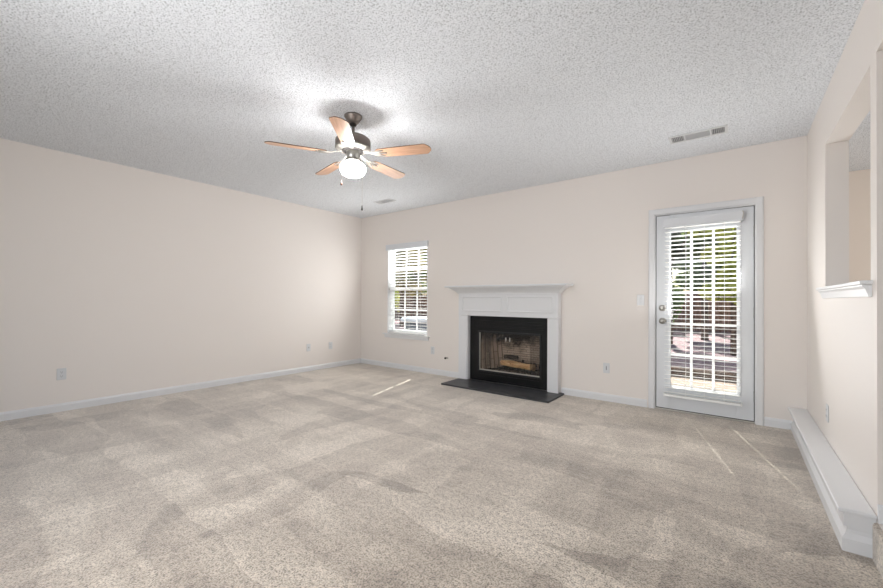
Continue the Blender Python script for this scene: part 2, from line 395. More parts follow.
b = BM(); bb_x(b, YR, 1, XL, XR); o = obj('baseboard_rear', b, M['trim']); tag(o, 'white baseboard of the wall behind the photographer', 'baseboard', kind='structure')

# low white ledge (boxed step) along the right wall
LE = empty('trim_1', (0.40, 2.53, 0)); tag(LE, 'low white boxed ledge running along the foot of the right wall', 'ledge', kind='structure')
def lp(name, bm, mt, bevel=0):
    bmesh.ops.translate(bm, verts=bm.verts, vec=(-0.40, -2.53, 0)); return obj(name, bm, mt, LE, bevel)
b = BM(); box(b, 0.404, XR-0.001, 2.548, YB-0.001, 0.002, 0.176); lp('riser', b, M['trim'])
b = BM()
# moulded base wrapping front and end (outer ring at floor -> bevel to riser)
def ringpts(off, z): return [(0.404-off, YB-0.001, z), (0.404-off, 2.548-off, z), (XR-0.004, 2.548-off, z)]
prof = [(0.018, 0.0), (0.018, 0.058), (0.012, 0.068), (0.004, 0.082), (0.0005, 0.098)]
rows = [[b.verts.new(p) for p in ringpts(o_, z_)] for o_, z_ in prof]
for r0, r1 in zip(rows, rows[1:]):
    for k in range(2): b.faces.new((r0[k], r0[k+1], r1[k+1], r1[k]))
in0 = [b.verts.new(p) for p in ringpts(0.0005, 0.0)]
for k in range(2):
    b.faces.new((rows[0][k], in0[k], in0[k+1], rows[0][k+1])); b.faces.new((rows[-1][k], rows[-1][k+1], in0[k+1], in0[k]))
b.faces.new([r[0] for r in rows]+[in0[0]]); b.faces.new([r[2] for r in rows][::-1]+[in0[2]])
lp('base_moulding', b, M['trim'])
b = BM(); box(b, 0.368, XR-0.001, 2.518, YB-0.001, 0.178, 0.198); lp('ledge_top', b, M['trim'], 0.006)
b = BM(); box(b, 0.391, 0.4035, 2.536, YB-0.001, 0.114, 0.1775); box(b, 0.4035, XR-0.001, 2.536, 2.5475, 0.114, 0.1775); bmesh.ops.remove_doubles(b, verts=b.verts, dist=1e-4); lp('fascia', b, M['trim'])

# pass-through sill
SI = empty('trim_2', (XR, 3.2, 1.22)); tag(SI, 'white moulded sill under the pass-through opening in the right wall', 'sill', kind='structure')
b = BM(); box(b, -0.042, WT+0.03, -0.62, 0.62, 0.0, 0.018)
b2 = b
o = obj('sill_board', b, M['trim'], SI, 0.005)
b = BM(); prism(b, [(-0.0005, -0.001), (-0.032, -0.001), (-0.032, -0.008), (-0.022, -0.020), (-0.016, -0.040), (-0.012, -0.056), (-0.0005, -0.058)], 'y', -0.605, 0.60)
obj('sill_moulding', b, M['trim'], SI)

# ------------------------------------------------------------------ glazed door
DR = empty('door_1', (-0.27, YB, 0)); tag(DR, 'white glazed exterior door with grille, right of the fireplace', 'door', kind='structure')
def dp(name, bm, mt, bevel=0, label=None, parent=None):
    bmesh.ops.translate(bm, verts=bm.verts, vec=(0.27, -YB, 0)); return obj(name, bm, mt, parent or DR, bevel, label)
YD = YB + 0.012
# slab with opening
b = BM(); wall_with_holes(b, 'x', YD, YD+0.044, -0.674, 0.131, 0.022, 2.035, [(-0.545, 0.004, 0.262, 1.866)])
dp('door_slab', b, M['door'], 0.002)
b = BM()
# raised lite frame
for x0, x1, z0, z1 in ((-0.575, -0.545, 0.232, 1.896), (0.004, 0.034, 0.232, 1.896), (-0.545, 0.004, 1.866, 1.896), (-0.545, 0.004, 0.232, 0.262)):
    box(b, x0, x1, YD-0.009, YD+0.053, z0, z1)
dp('glazing_frame', b, M['door'], 0.004)
b = BM(); box(b, -0.545, 0.004, YD+0.019, YD+0.025, 0.262, 1.866); dp('glass_pane', b, M['glass'])
b = BM()
gw = 0.549/3; gh = 1.604/5
for i in (1, 2): box(b, -0.545+gw*i-0.011, -0.545+gw*i+0.011, YD+0.008, YD+0.036, 0.262, 1.866)
for j in range(1, 5): box(b, -0.545, 0.004, YD+0.010, YD+0.034, 0.262+gh*j-0.011, 0.262+gh*j+0.011)
dp('grille', b, M['vinyl'])
b = BM()  # jambs and casing
box(b, DO[0], DO[0]+0.009, YB, YB+0.16, 0, DO[3]); box(b, DO[1]-0.009, DO[1], YB, YB+0.16, 0, DO[3]); box(b, DO[0], DO[1], YB, YB+0.16, DO[3]-0.012, DO[3])
box(b, DO[0]+0.009, DO[0]+0.022, YD+0.046, YB+0.16, 0, DO[3]-0.012); box(b, DO[1]-0.022, DO[1]-0.009, YD+0.046, YB+0.16, 0, DO[3]-0.012)
dp('door_jamb', b, M['trim'])
cp = [(0, 0), (0, -0.010), (0.012, -0.016), (0.050, -0.017), (0.060, -0.010), (0.060, 0)]
b = BM()
prism(b, [(DO[0]+0.004-d, YB+h) for d, h in cp], 'z', 0, DO[3]+0.055)
prism(b, [(DO[1]-0.004+d, YB+h) for d, h in cp], 'z', 0, DO[3]+0.055)
prism(b, [(YB+h, DO[3]-0.004+d) for d, h in cp], 'x', DO[0]-0.050, DO[1]+0.050)
dp('door_casing', b, M['trim'])
b = BM(); box(b, -0.6798, -0.6745, YD+0.006, YD+0.04, 0.017, 2.0395); box(b, 0.1315, 0.1368, YD+0.006, YD+0.04, 0.017, 2.0395); box(b, -0.6745, 0.1315, YD+0.006, YD+0.04, 2.0355, 2.0395)
dp('weatherstrip', b, M['darkmetal'])
b = BM(); box(b, DO[0]+0.009, DO[1]-0.009, YB-0.006, YB+0.16, 0, 0.016); dp('threshold', b, M['silver'], 0.003)
b = BM(); box(b, -0.674, 0.131, YD-0.002, YD+0.03, 0.012, 0.021); dp('door_sweep', b, M['darkmetal'])
for z in (1.796, 1.032, 0.251):
    b = BM(); tube(b, [(0.1395, YD-0.005, z-0.05), (0.1395, YD-0.005, z+0.05)], 0.006, 10); tube(b, [(0.1395, YD-0.005, z-0.055), (0.1395, YD-0.005, z+0.055)], 0.0035, 8)
    box(b, 0.129, 0.137, YD-0.0015, YD, z-0.05, z+0.05)
    dp('hinge', b, M['hinge'])
def rosette(z, kind):
    # along -y
    mtx = Matrix.Translation((-0.616, YD, z)) @ Matrix.Rotation(PI/2, 4, 'X')
    b = BM(); lathe(b, [(0, 0), (0.033, 0), (0.033, 0.006), (0.028, 0.012), (0.0, 0.012)], seg=28, mtx=mtx)
    if kind == 'deadbolt':
        r = dp('deadbolt', b, M['nickel'])
        b = BM(); box(b, -0.616-0.005, -0.616+0.005, YD-0.030, YD-0.011, z-0.016, z+0.016); dp('thumb_turn', b, M['nickel'], 0.003, parent=r)
    else:
        r = dp('door_knob', b, M['nickel'])
        b = BM(); lathe(b, [(0.010, 0.011), (0.010, 0.030), (0.020, 0.036), (0.027, 0.048), (0.026, 0.058), (0.018, 0.066), (0.0, 0.068)], seg=28, mtx=mtx); dp('knob_ball', b, M['nickel'], parent=r)
rosette(1.065, 'deadbolt'); rosette(0.930, 'knob')

# ------------------------------------------------------------------ window
WN = empty('window_1', (-4.25, YB, WO[2])); tag(WN, 'white double-hung window left of the fireplace', 'window', kind='structure')
def wp(name, bm, mt, bevel=0, parent=None):
    bmesh.ops.translate(bm, verts=bm.verts, vec=(4.25, -YB, -WO[2])); return obj(name, bm, mt, parent or WN, bevel)
x0, x1, z0, z1 = WO
b = BM()
for a in ((x0+0.0005, x0+0.02, YB+0.085, YB+0.155, z0, z1), (x1-0.02, x1-0.0005, YB+0.085, YB+0.155, z0, z1), (x0+0.02, x1-0.02, YB+0.085, YB+0.155, z1-0.03, z1-0.0005), (x0+0.02, x1-0.02, YB+0.085, YB+0.155, z0+0.0005, z0+0.03)): box(b, *a)
wp('window_frame', b, M['vinyl'])
b = BM(); box(b, x0+0.0003, x0+0.012, YB-0.0003, YB+0.085, z0+0.002, z1-0.0125); box(b, x1-0.012, x1-0.0003, YB-0.0003, YB+0.085, z0+0.002, z1-0.0125); box(b, x0+0.0003, x1-0.0003, YB-0.0003, YB+0.085, z1-0.0122, z1-0.0003)
wp('jamb_liner', b, M['vinyl'])
zm = 1.319
def sash(name, zl, zh, y):
    b = BM(); f = 0.032; e = 0.0205; g = 0.018
    box(b, x0+e, x0+e+g, y, y+0.028, zl, zh); box(b, x1-e-g, x1-e, y, y+0.028, zl, zh)
    box(b, x0+e+g, x1-e-g, y, y+0.028, zl, zl+f+0.006); box(b, x0+e+g, x1-e-g, y, y+0.028, zh-f, zh)
    s_ = wp(name, b, M['vinyl'], 0.002)
    gx0, gx1 = x0+0.0385, x1-0.0385; b = BM()
    for i in (1, 2):
        xx = gx0+(gx1-gx0)*i/3; box(b, xx-0.009, xx+0.009, y+0.006, y+0.022, zl+f, zh-f)
    zz = (zl+zh)/2; box(b, gx0, gx1, y+0.007, y+0.021, zz-0.009, zz+0.009)
    wp('grille', b, M['vinyl'], parent=s_)
    b = BM(); box(b, gx0, gx1, y+0.012, y+0.016, zl+f, zh-f); wp('glass_pane', b, M['glass'], parent=s_)
sash('lower_sash', z0+0.03, zm+0.018, YB+0.090); sash('upper_sash', zm-0.018, z1-0.03, YB+0.121)
b = BM(); box(b, x0-0.075, x1+0.045, YB-0.045, YB-0.0005, z0-0.018, z0+0.002); box(b, x0+0.001, x1-0.001, YB-0.0005, YB+0.085, z0-0.0, z0+0.002)
wp('stool', b, M['trim'], 0.004)
b = BM(); box(b, x0-0.055, x1+0.028, YB-0.018, YB-0.0005, z0-0.072, z0-0.019); wp('apron', b, M['trim'], 0.004)
b = BM(); lathe(b, [(0, 0), (0.03, 0), (0.03, 0.008), (0, 0.012)], cx=-4.25, cy=YB+0.105, seg=16); bmesh.ops.translate(b, verts=b.verts, vec=(0, 0, zm+0.018)); wp('sash_lock', b, M['vinyl'])

# ------------------------------------------------------------------ blinds
def blind(name, label, xa, xb, yc, ztop, zbot, pitch, tilt, val, slots, ladders):
    """yc: centre line of the slats. val=(x0,x1,z0,z1,yfront,yback)"""
    xc = (xa+xb)/2
    R_ = empty(name, (xc, yc, zbot)); tag(R_, label, 'window blind', 'white horizontal slat blinds')
    def pp(nm, bm, mt, bevel=0, label=None):
        bmesh.ops.translate(bm, verts=bm.verts, vec=(-xc, -yc, -zbot)); return obj(nm, bm, mt, R_, bevel, label)
    b = BM(); box(b, val[0], val[1], val[4], val[4]+0.012, val[2], val[3]); box(b, val[0], val[0]+0.01, val[4]+0.012, val[5], val[2], val[3]); box(b, val[1]-0.01, val[1], val[4]+0.012, val[5], val[2], val[3])
    box(b, val[0], val[1], val[4]-0.004, val[4], val[3]-0.016, val[3]-0.004); box(b, val[0], val[1], val[4]-0.003, val[4], val[2]+0.003, val[2]+0.013)
    pp('valance', b, M['door'], 0.002)
    b = BM(); box(b, xa, xb, val[4]+0.014, val[5]-0.002, val[3]-0.052, val[3]-0.004); pp('headrail', b, M['blind'])
    b = BM(); z = ztop; n = 0
    hd, th = 0.025, 0.0016
    c, s_ = math.cos(tilt), math.sin(tilt)
    while z > zbot + 0.035:
        xs = sorted([xa, xb] + [v for q in slots for v in (q-0.006, q+0.006)])
        def cs(t, e): return (yc + t*c + e*s_, z - t*s_ + e*c + 0.0025*(1-(t/hd)**2)*c)
        def run(xl, xh, t0, t1, nseg):
            top = [[b.verts.new((x_, *cs(t0+(t1-t0)*k/nseg, th))) for k in range(nseg+1)] for x_ in (xl, xh)]
            bot = [[b.verts.new((x_, *cs(t0+(t1-t0)*k/nseg, -th))) for k in range(nseg+1)] for x_ in (xl, xh)]
            for k in range(nseg):
                b.faces.new((top[0][k], top[1][k], top[1][k+1], top[0][k+1])); b.faces.new((bot[0][k], bot[0][k+1], bot[1][k+1], bot[1][k]))
            b.faces.new((top[0][0], bot[0][0], bot[1][0], top[1][0])); b.faces.new((top[0][-1], top[1][-1], bot[1][-1], bot[0][-1]))
            for e in (0, 1): b.faces.new(top[e]+bot[e][::-1])
        for i in range(0, len(xs), 2): run(xs[i], xs[i+1], -hd, hd, 4)
        for q in slots:
            run(q-0.006, q+0.006, -hd, -0.011, 1); run(q-0.006, q+0.006, 0.011, hd, 1)
        z -= pitch; n += 1
    pp('slats', b, M['blind'])
    b = BM(); box(b, xa, xb, yc-0.026, yc+0.026, zbot, zbot+0.022); pp('bottom_rail', b, M['blind'], 0.004)
    for q in ladders:
        b = BM()
        for dy in (-0.0265, 0.0265): tube(b, [(q+0.010, yc+dy, zbot+0.02), (q+0.010, yc+dy, val[3]-0.03)], 0.0009, 5)
        pp('ladder_cord', b, M['blind'])
    return R_, pp
YDB = YB - 0.034
R1, pp = blind('door_blind', 'white slat blind mounted on the glazed door', -0.588, 0.034, YDB, 1.893, 0.158, 0.0445, 0.09,
               (-0.603, 0.050, 1.900, 1.992, YB-0.072, YB+0.010), [-0.415, -0.10], [-0.415, -0.26, -0.10])
b = BM(); tube(b, [(0.046, YB-0.078, 1.985), (0.055, YB-0.079, 1.965), (0.048, YB-0.078, 1.930), (0.046, YB-0.077, 1.91)], 0.0035, 8); pp('valance_clip', b, M['silver'])
for xx in (-0.598, 0.036):
    b = BM(); box(b, xx, xx+0.008, YB-0.055, YB+0.011, 0.155, 0.185); pp('hold_down_bracket', b, M['blind'])
R2, pp = blind('window_blind', 'white slat blind hanging in the double-hung window', WO[0]+0.016, WO[1]-0.054, YB+0.045, 1.955, WO[2]+0.006, 0.0475, 0.15,
               (WO[0]-0.022, WO[1]+0.012, 1.965, 2.058, YB-0.032, YB-0.0005), [-4.50, -4.03], [-4.50, -4.27, -4.03])
b = BM(); tube(b, [(WO[0]+0.06, YB-0.006, 1.96), (WO[0]+0.062, YB-0.004, 1.35)], 0.004, 6); pp('tilt_wand', b, M['blind'])
b = BM(); lathe(b, [(0, 1.30), (0.008, 1.305), (0.007, 1.335), (0.002, 1.35)], cx=WO[0]+0.035, cy=YB-0.002, seg=10)
tube(b, [(WO[0]+0.035, YB-0.002, 1.34), (WO[0]+0.035, YB-0.002, 1.96)], 0.0012, 5); pp('pull_cord', b, M['silver'])

# ------------------------------------------------------------------ fireplace
MA = empty('fireplace_mantel', (-2.42, YB, 0)); tag(MA, 'white wooden fireplace mantel with two raised frieze panels', 'mantel')
def mp_(name, bm, mt, bevel=0, label=None, parent=None):
    bmesh.ops.translate(bm, verts=bm.verts, vec=(2.42, -YB, 0)); return obj(name, bm, mt, parent or MA, bevel, label)
ML, MR, IL, IR, YF = -3.150, -1.696, -3.013, -1.823, 4.522
YW = YB-0.001
for xa, xb in ((ML, IL), (IR, MR)):
    b = BM(); box(b, xa, xb, YF, YW, 0.022 if True else 0, 0.918); mp_('pilaster', b, M['trim'], 0.002)
b = BM(); box(b, ML, MR, YF-0.006, YW, 0.921, 1.225)
mp_('frieze', b, M['trim'], 0.002)
for xa, xb in ((-3.098, -2.452), (-2.388, -1.756)):
    b = BM(); t = 0.020; zl, zh = 0.980, 1.192
    y0, y1 = YF-0.018, YF-0.006
    for (u0, u1, w0, w1) in ((xa, xb, zh-t, zh), (xa, xb, zl, zl+t), (xa, xa+t, zl+t, zh-t), (xb-t, xb, zl+t, zh-t)): box(b, u0, u1, y0, y1, w0, w1)
    mp_('panel_moulding', b, M['trim'], 0.005)
# crown: sweep around three sides
b = BM()
cr = [(0.0, 1.225), (0.010, 1.228), (0.014, 1.240), (0.030, 1.256), (0.060, 1.278), (0.088, 1.296), (0.100, 1.302), (0.100, 1.310), (0.0, 1.310)]
rows = []
for d, z in cr:
    rows.append([b.verts.new(p) for p in ((ML-d, YW, z), (ML-d, YF-0.006-d, z), (MR+d, YF-0.006-d, z), (MR+d, YW, z))])
for r0, r1 in zip(rows, rows[1:]+rows[:1]):
    for k in range(3): b.faces.new((r0[k], r0[k+1], r1[k+1], r1[k]))
mp_('crown_moulding', b, M['trim'])
b = BM(); box(b, ML-0.150, MR+0.150, YF-0.150, YW, 1.311, 1.336); mp_('mantel_shelf', b, M['trim'], 0.005)
for xa, xb in ((IL+0.0005, IL+0.012), (IR-0.012, IR-0.0005)):
    b = BM(); box(b, xa, xb, YF+0.010, YW-0.03, 0.023, 0.918); mp_('inner_return', b, M['trim'])

o = bx('hearth_slab', (-3.142, -1.646, 4.105, YB-0.03, 0.0, 0.022), M['slate'], bevel=0.003); tag(o, 'dark slate hearth slab lying on the carpet before the fireplace', 'hearth')

FI = empty('fireplace_insert', (-2.42, YB, 0)); tag(FI, 'black metal firebox insert with glass doors inside the mantel', 'fireplace')
def fp(name, bm, mt, bevel=0, label=None, parent=None):
    bmesh.ops.translate(bm, verts=bm.verts, vec=(2.42, -YB, 0)); return obj(name, bm, mt, parent or FI, bevel, label)
YS = 4.596
b = BM(); wall_with_holes(b, 'x', YS, YB-0.001, IL+0.013, IR-0.013, 0.0225, 0.916, [(-2.868, -1.938, 0.150, 0.712)])
fp('black_surround', b, M['black'])
b = BM()
for k in range(3): box(b, -2.90, -1.90, YS-0.008, YS, 0.765+k*0.035, 0.785+k*0.035)
fp('upper_louvre', b, M['black'], 0.003)
b = BM(); box(b, -2.90, -1.90, YS-0.008, YS, 0.045, 0.12); fp('lower_panel', b, M['black'], 0.003)
b = BM()
fx0, fx1, fz0, fz1 = -2.868, -1.938, 0.150, 0.712
for a in ((fx0, fx1, fz1-0.022, fz1), (fx0, fx1, fz0, fz0+0.02), (fx0, fx0+0.022, fz0+0.02, fz1-0.022), (fx1-0.022, fx1, fz0+0.02, fz1-0.022)): box(b, a[0], a[1], YS-0.010, YS+0.012, a[2], a[3])
fp('door_frame', b, M['frame_black'], 0.003)
b = BM(); box(b, fx0+0.022, fx1-0.022, YS-0.002, YS+0.014, fz0+0.020, fz0+0.034); box(b, fx0+0.022, fx0+0.032, YS-0.002, YS+0.014, fz0+0.034, fz1-0.022)
fp('silver_track', b, M['silver'], 0.001, label='silver track of the glass doors')
for xa, xb in ((fx0+0.033, -2.405), (-2.401, fx1-0.023)):
    b = BM(); box(b, xa, xb, YS+0.004, YS+0.008, fz0+0.035, fz1-0.023); g = fp('glass_door', b, M['fireglass'])
    xx = -2.432 if xb < -2.402 else -2.374
    b = BM(); lathe(b, [(0, 0.585), (0.007, 0.590), (0.009, 0.610), (0.006, 0.640), (0, 0.645)], cx=xx, cy=YS-0.008, seg=12); fp('handle', b, M['silver'], parent=g)
# firebox liner (tapered)
b = BM(); zt = 0.72; zb = 0.14; yb_ = 5.06
Lf, Rf, Lb, Rb = -2.90, -1.906, -2.70, -2.106
def quad(bm, pts, mi): 
    f = bm.faces.new([bm.verts.new(p) for p in pts]); f.material_index = mi
y0 = YB+0.003
quad(b, [(Lb, yb_, zb), (Rb, yb_, zb), (Rb, yb_-0.10, zt), (Lb, yb_-0.10, zt)], 0)
quad(b, [(Lf, y0, zb), (Lb, yb_, zb), (Lb, yb_-0.10, zt), (Lf, y0, zt)], 1)
quad(b, [(Rb, yb_, zb), (Rf, y0, zb), (Rf, y0, zt), (Rb, yb_-0.10, zt)], 1)
quad(b, [(Lf, y0, zb), (Rf, y0, zb), (Rb, yb_, zb), (Lb, yb_, zb)], 2)
quad(b, [(Lf, y0, zt), (Lb, yb_-0.10, zt), (Rb, yb_-0.10, zt), (Rf, y0, zt)], 2)
me = bpy.data.meshes.new('firebox_liner')
fb = fp('firebox_liner', b, [M['firebrick'], M['firebrick_side'], M['soot']])
sol = fb.modifiers.new('thick', 'SOLIDIFY'); sol.thickness = 0.02; sol.offset = -1
# mesh curtains gathered at both sides
for side in (-1, 1):
    b = BM(); xs = fx0+0.05 if side < 0 else fx1-0.05; prev = None
    for k in range(41):
        t = k/40; x_ = xs - side*t*0.13; yy = YB+0.030+0.012*math.sin(t*2*PI*5)
        cur = (b.verts.new((x_, yy, 0.178)), b.verts.new((x_, yy, 0.70)))
        if prev: b.faces.new((prev[0], cur[0], cur[1], prev[1])).smooth = True
        prev = cur
    mc = M.get('mesh')
    if not mc:
        mc = M['mesh'] = bpy.data.materials.new('fire_mesh'); mc.use_nodes = True
        n_, l_ = mc.node_tree.nodes, mc.node_tree.links; n_.clear()
        oo = n_.new('ShaderNodeOutputMaterial'); mx = n_.new('ShaderNodeMixShader'); tt = n_.new('ShaderNodeBsdfTransparent'); dd = n_.new('ShaderNodeBsdfDiffuse')
        dd.inputs[0].default_value = (0.10, 0.085, 0.075, 1); mx.inputs[0].default_value = 0.45
        l_.new(tt.outputs[0], mx.inputs[1]); l_.new(dd.outputs[0], mx.inputs[2]); l_.new(mx.outputs[0], oo.inputs[0])
    fp('mesh_curtain', b, mc)
# grate
GR = empty('fire_grate', (-2.36, 4.82, 0.142)); tag(GR, 'black iron grate holding the logs in the firebox', 'grate')
for k in range(6):
    x_ = -0.25+k*0.1
    b = BM(); tube(b, [(x_, -0.13, 0.090), (x_, -0.12, 0.065), (x_, -0.09, 0.06), (x_, 0.11, 0.06), (x_, 0.13, 0.12)], 0.008, 8); obj('grate_bar', b, M['grate'], GR)
b = BM(); box(b, -0.28, 0.28, -0.09, -0.075, 0.045, 0.06); box(b, -0.28, 0.28, 0.085, 0.10, 0.045, 0.06)
for x_ in (-0.24, 0.24):
    for y_ in (-0.085, 0.09): box(b, x_-0.008, x_+0.008, y_-0.008, y_+0.008, 0.0, 0.045)
obj('grate_frame', b, M['grate'], GR)
def log(name, label, p0, p1, r, mt, knots):
    p0, p1 = Vector(p0), Vector(p1); n_ = 9; pts = []; rs = []
    for i in range(n_):
        t = i/(n_-1); p = p0.lerp(p1, t); p += Vector((0, 0.008*math.sin(5*t), 0.008*math.sin(4*t+1)))
        pts.append(p); rs.append(r*(0.9+0.1*math.sin(9*t+r*100)))
    b = BM(); tube(b, pts, rs, 14)
    for t, d in knots:
        c = p0.lerp(p1, t); tube(b, [c, c+Vector(d)], [r*0.5, r*0.32], 9)
    o = obj(name, b, mt, loc=tuple((p0+p1)/2)); return tag(o, label, 'log', 'logs on the fire grate')
log('fireplace_log', 'pale tan log lying across the front of the fire grate', (-2.60, 4.78, 0.262), (-2.10, 4.76, 0.262), 0.046, M['log'], [(0.3, (0.02, -0.05, 0.02))])
log('fireplace_log', 'dark charred log behind the pale log on the grate', (-2.62, 4.885, 0.256), (-2.14, 4.885, 0.256), 0.043, M['darklog'], [(0.6, (0.0, 0.02, 0.06))])
log('fireplace_log', 'short crooked log propped diagonally on top of the logs', (-2.56, 4.79, 0.345), (-2.42, 4.93, 0.345), 0.032, M['darklog'], [])
b = BM()
for k in range(260):
    a = random.uniform(-2.68, -2.03); yv = random.uniform(4.66, 4.95); s_ = random.uniform(0.006, 0.018)
    vs = bmesh.ops.create_icosphere(b, subdivisions=1, radius=s_)['verts']
    bmesh.ops.translate(b, verts=vs, vec=(a, yv, 0.145+s_*0.6+random.random()*0.02))
o = obj('embers', b, M['ember'], label=None); tag(o, 'grey ash and ember pieces scattered under the grate', 'embers', kind='stuff')

# gas key valve in the wall
GV = empty('gas_key_valve', (-3.42, YB, 0.275)); tag(GV, 'small dark gas key valve on the wall left of the mantel', 'gas valve')
b = BM(); lathe(b, [(0, 0), (0.020, 0), (0.018, 0.004), (0.008, 0.006), (0, 0.006)], seg=20, mtx=Matrix.Rotation(PI/2, 4, 'X')); obj('flange', b, M['silver'], GV)
b = BM(); tube(b, [(0, -0.004, 0), (0.0, -0.045, 0.0)], 0.006, 10); lathe(b, [(0, 0.045), (0.014, 0.047), (0.017, 0.055), (0.012, 0.066), (0, 0.068)], seg=14, mtx=Matrix.Rotation(PI/2, 4, 'X')); obj('key', b, M['darkmetal'], GV)

# ------------------------------------------------------------------ wall plates
def plate(name, label, cat, loc, rz, kind, group=None):
    R_ = empty(name, loc, rz); tag(R_, label, cat, group)
    b = BM(); box(b, -0.035, 0.035, -0.006, 0, -0.0575, 0.0575); obj('cover_plate', b, M['plate'], R_, 0.003)
    if kind == 'duplex':
        for z in (-0.02, 0.02):
            b = BM(); prism(b, [(-0.011, z-0.014), (0.011, z-0.014), (0.0165, z-0.007), (0.0165, z+0.007), (0.011, z+0.014), (-0.011, z+0.014), (-0.0165, z+0.007), (-0.0165, z-0.007)], 'y', -0.0085, -0.006)
            r = obj('receptacle', b, M['plate'], R_)
            b = BM(); box(b, -0.008, -0.0055, -0.0092, -0.008, z-0.003, z+0.007); box(b, 0.0055, 0.008, -0.0092, -0.008, z-0.003, z+0.006)
            lathe(b, [(0, 0), (0.0032, 0)], seg=10, mtx=Matrix.Translation((0, -0.0090, z-0.008)) @ Matrix.Rotation(PI/2, 4, 'X'))
            obj('slot', b, M['slot'], r)
        zs = (0,)
    elif kind == 'switch':
        b = BM(); box(b, -0.005, 0.005, -0.016, -0.006, 0.002, 0.016); box(b, -0.006, 0.006, -0.008, -0.006, -0.014, 0.014); obj('toggle', b, M['plate'], R_, 0.001)
        zs = (-0.03, 0.03)
    elif kind == 'coax':
        b = BM(); lathe(b, [(0, 0.006), (0.008, 0.006), (0.008, 0.010), (0.0048, 0.010), (0.0048, 0.018), (0, 0.018)], seg=12, mtx=Matrix.Rotation(PI/2, 4, 'X')); obj('connector', b, M['nickel'], R_)
        zs = (-0.042, 0.042)
    elif kind == 'jack':
        b = BM(); box(b, -0.004, 0.004, -0.009, -0.006, -0.022, 0.022); obj('rocker', b, M['slot'], R_)
        zs = (-0.042, 0.042)
    for z in zs:
        b = BM(); lathe(b, [(0, 0.006), (0.0035, 0.006), (0.003, 0.0078), (0, 0.008)], seg=10, mtx=Matrix.Translation((0, 0, z)) @ Matrix.Rotation(PI/2, 4, 'X')); obj('screw', b, M['plate'], R_)
    return R_
YP, XP = YB-0.0005, XL+0.0005
plate('wall_outlet', 'white outlet low on the long left wall, nearest the photographer', 'outlet', (XP, 0.755, 0.374), PI/2, 'duplex', 'white duplex outlets')
plate('wall_outlet', 'white outlet low on the left wall, close to the far corner', 'outlet', (XP, 3.973, 0.368), PI/2, 'duplex', 'white duplex outlets')
plate('cable_plate', 'plain white cable jack plate on the left wall near the far corner', 'wall plate', (XP, 3.557, 0.373), PI/2, 'coax')
plate('wall_outlet', 'white outlet below the window, left of the mantel', 'outlet', (-3.702, YP, 0.362), 0, 'duplex', 'white duplex outlets')
plate('wall_outlet', 'white outlet between the fireplace and the door', 'outlet', (-1.171, YP, 0.374), 0, 'jack', 'white duplex outlets')
plate('light_switch', 'white toggle light switch just left of the door casing', 'switch', (-0.822, YP, 1.148), 0, 'switch')
plate('wall_outlet', 'white outlet on the right wall above the low white ledge', 'outlet', (XR-0.0005, 3.67, 0.386), -PI/2, 'duplex', 'white duplex outlets')

# ------------------------------------------------------------------ ceiling vents
M['vent_gap'] = mat('vent_shadow_gap', (128, 128, 130), 0.8)
def vent(label, loc, rz, Lx, Ly, fine):
    R_ = empty('ceiling_vent', loc, rz); tag(R_, label, 'vent', 'ceiling air vents')
    b = BM(); f = 0.022; z0, z1 = -0.009, -0.0005
    hx, hy = Lx/2, Ly/2
    for a in ((-hx, hx, -hy, -hy+f), (-hx, hx, hy-f, hy), (-hx, -hx+f, -hy+f, hy-f), (hx-f, hx, -hy+f, hy-f)): box(b, *a, z0, z1)
    third = (Lx-2*f)
    e0, e1 = -hx+f+third*0.25, -hx+f+third*0.75
    box(b, e0-0.006, e0+0.006, -hy+f, hy-f, z0, z1); box(b, e1-0.006, e1+0.006, -hy+f, hy-f, z0, z1)
    obj('vent_frame', b, M['plate'], R_, 0.002)
    b = BM(); box(b, -hx+f, hx-f, -hy+f, hy-f, -0.0025, -0.0008); obj('vent_back', b, M['vent_gap'], R_)
    for (xa, xb, along) in ((-hx+f, e0-0.006, 'y'), (e0+0.006, e1-0.006, 'x'), (e1+0.006, hx-f, 'y')):
        b = BM()
        if along == 'y':
            n_ = max(3, int((xb-xa)/0.012))
            for k in range(n_):
                xx = xa+(xb-xa)*(k+0.5)/n_; box(b, xx-0.001, xx+0.001, -hy+f, hy-f, -0.0085, -0.0026)
        else:
            n_ = max(3, int((Ly-2*f)/0.012))
            for k in range(n_):
                yy = -hy+f+(Ly-2*f)*(k+0.5)/n_; box(b, xa, xb, yy-0.001, yy+0.001, -0.0085, -0.0026)
        obj('louvre_bank', b, M['plate'], R_)
vent('white three-section ceiling vent in front of the glazed door', (-0.27, 4.03, H), 0, 0.43, 0.175, 1)
vent('small faint ceiling vent near the far left corner behind the fan', (-4.15, 4.02, H), 0, 0.34, 0.15, 0)

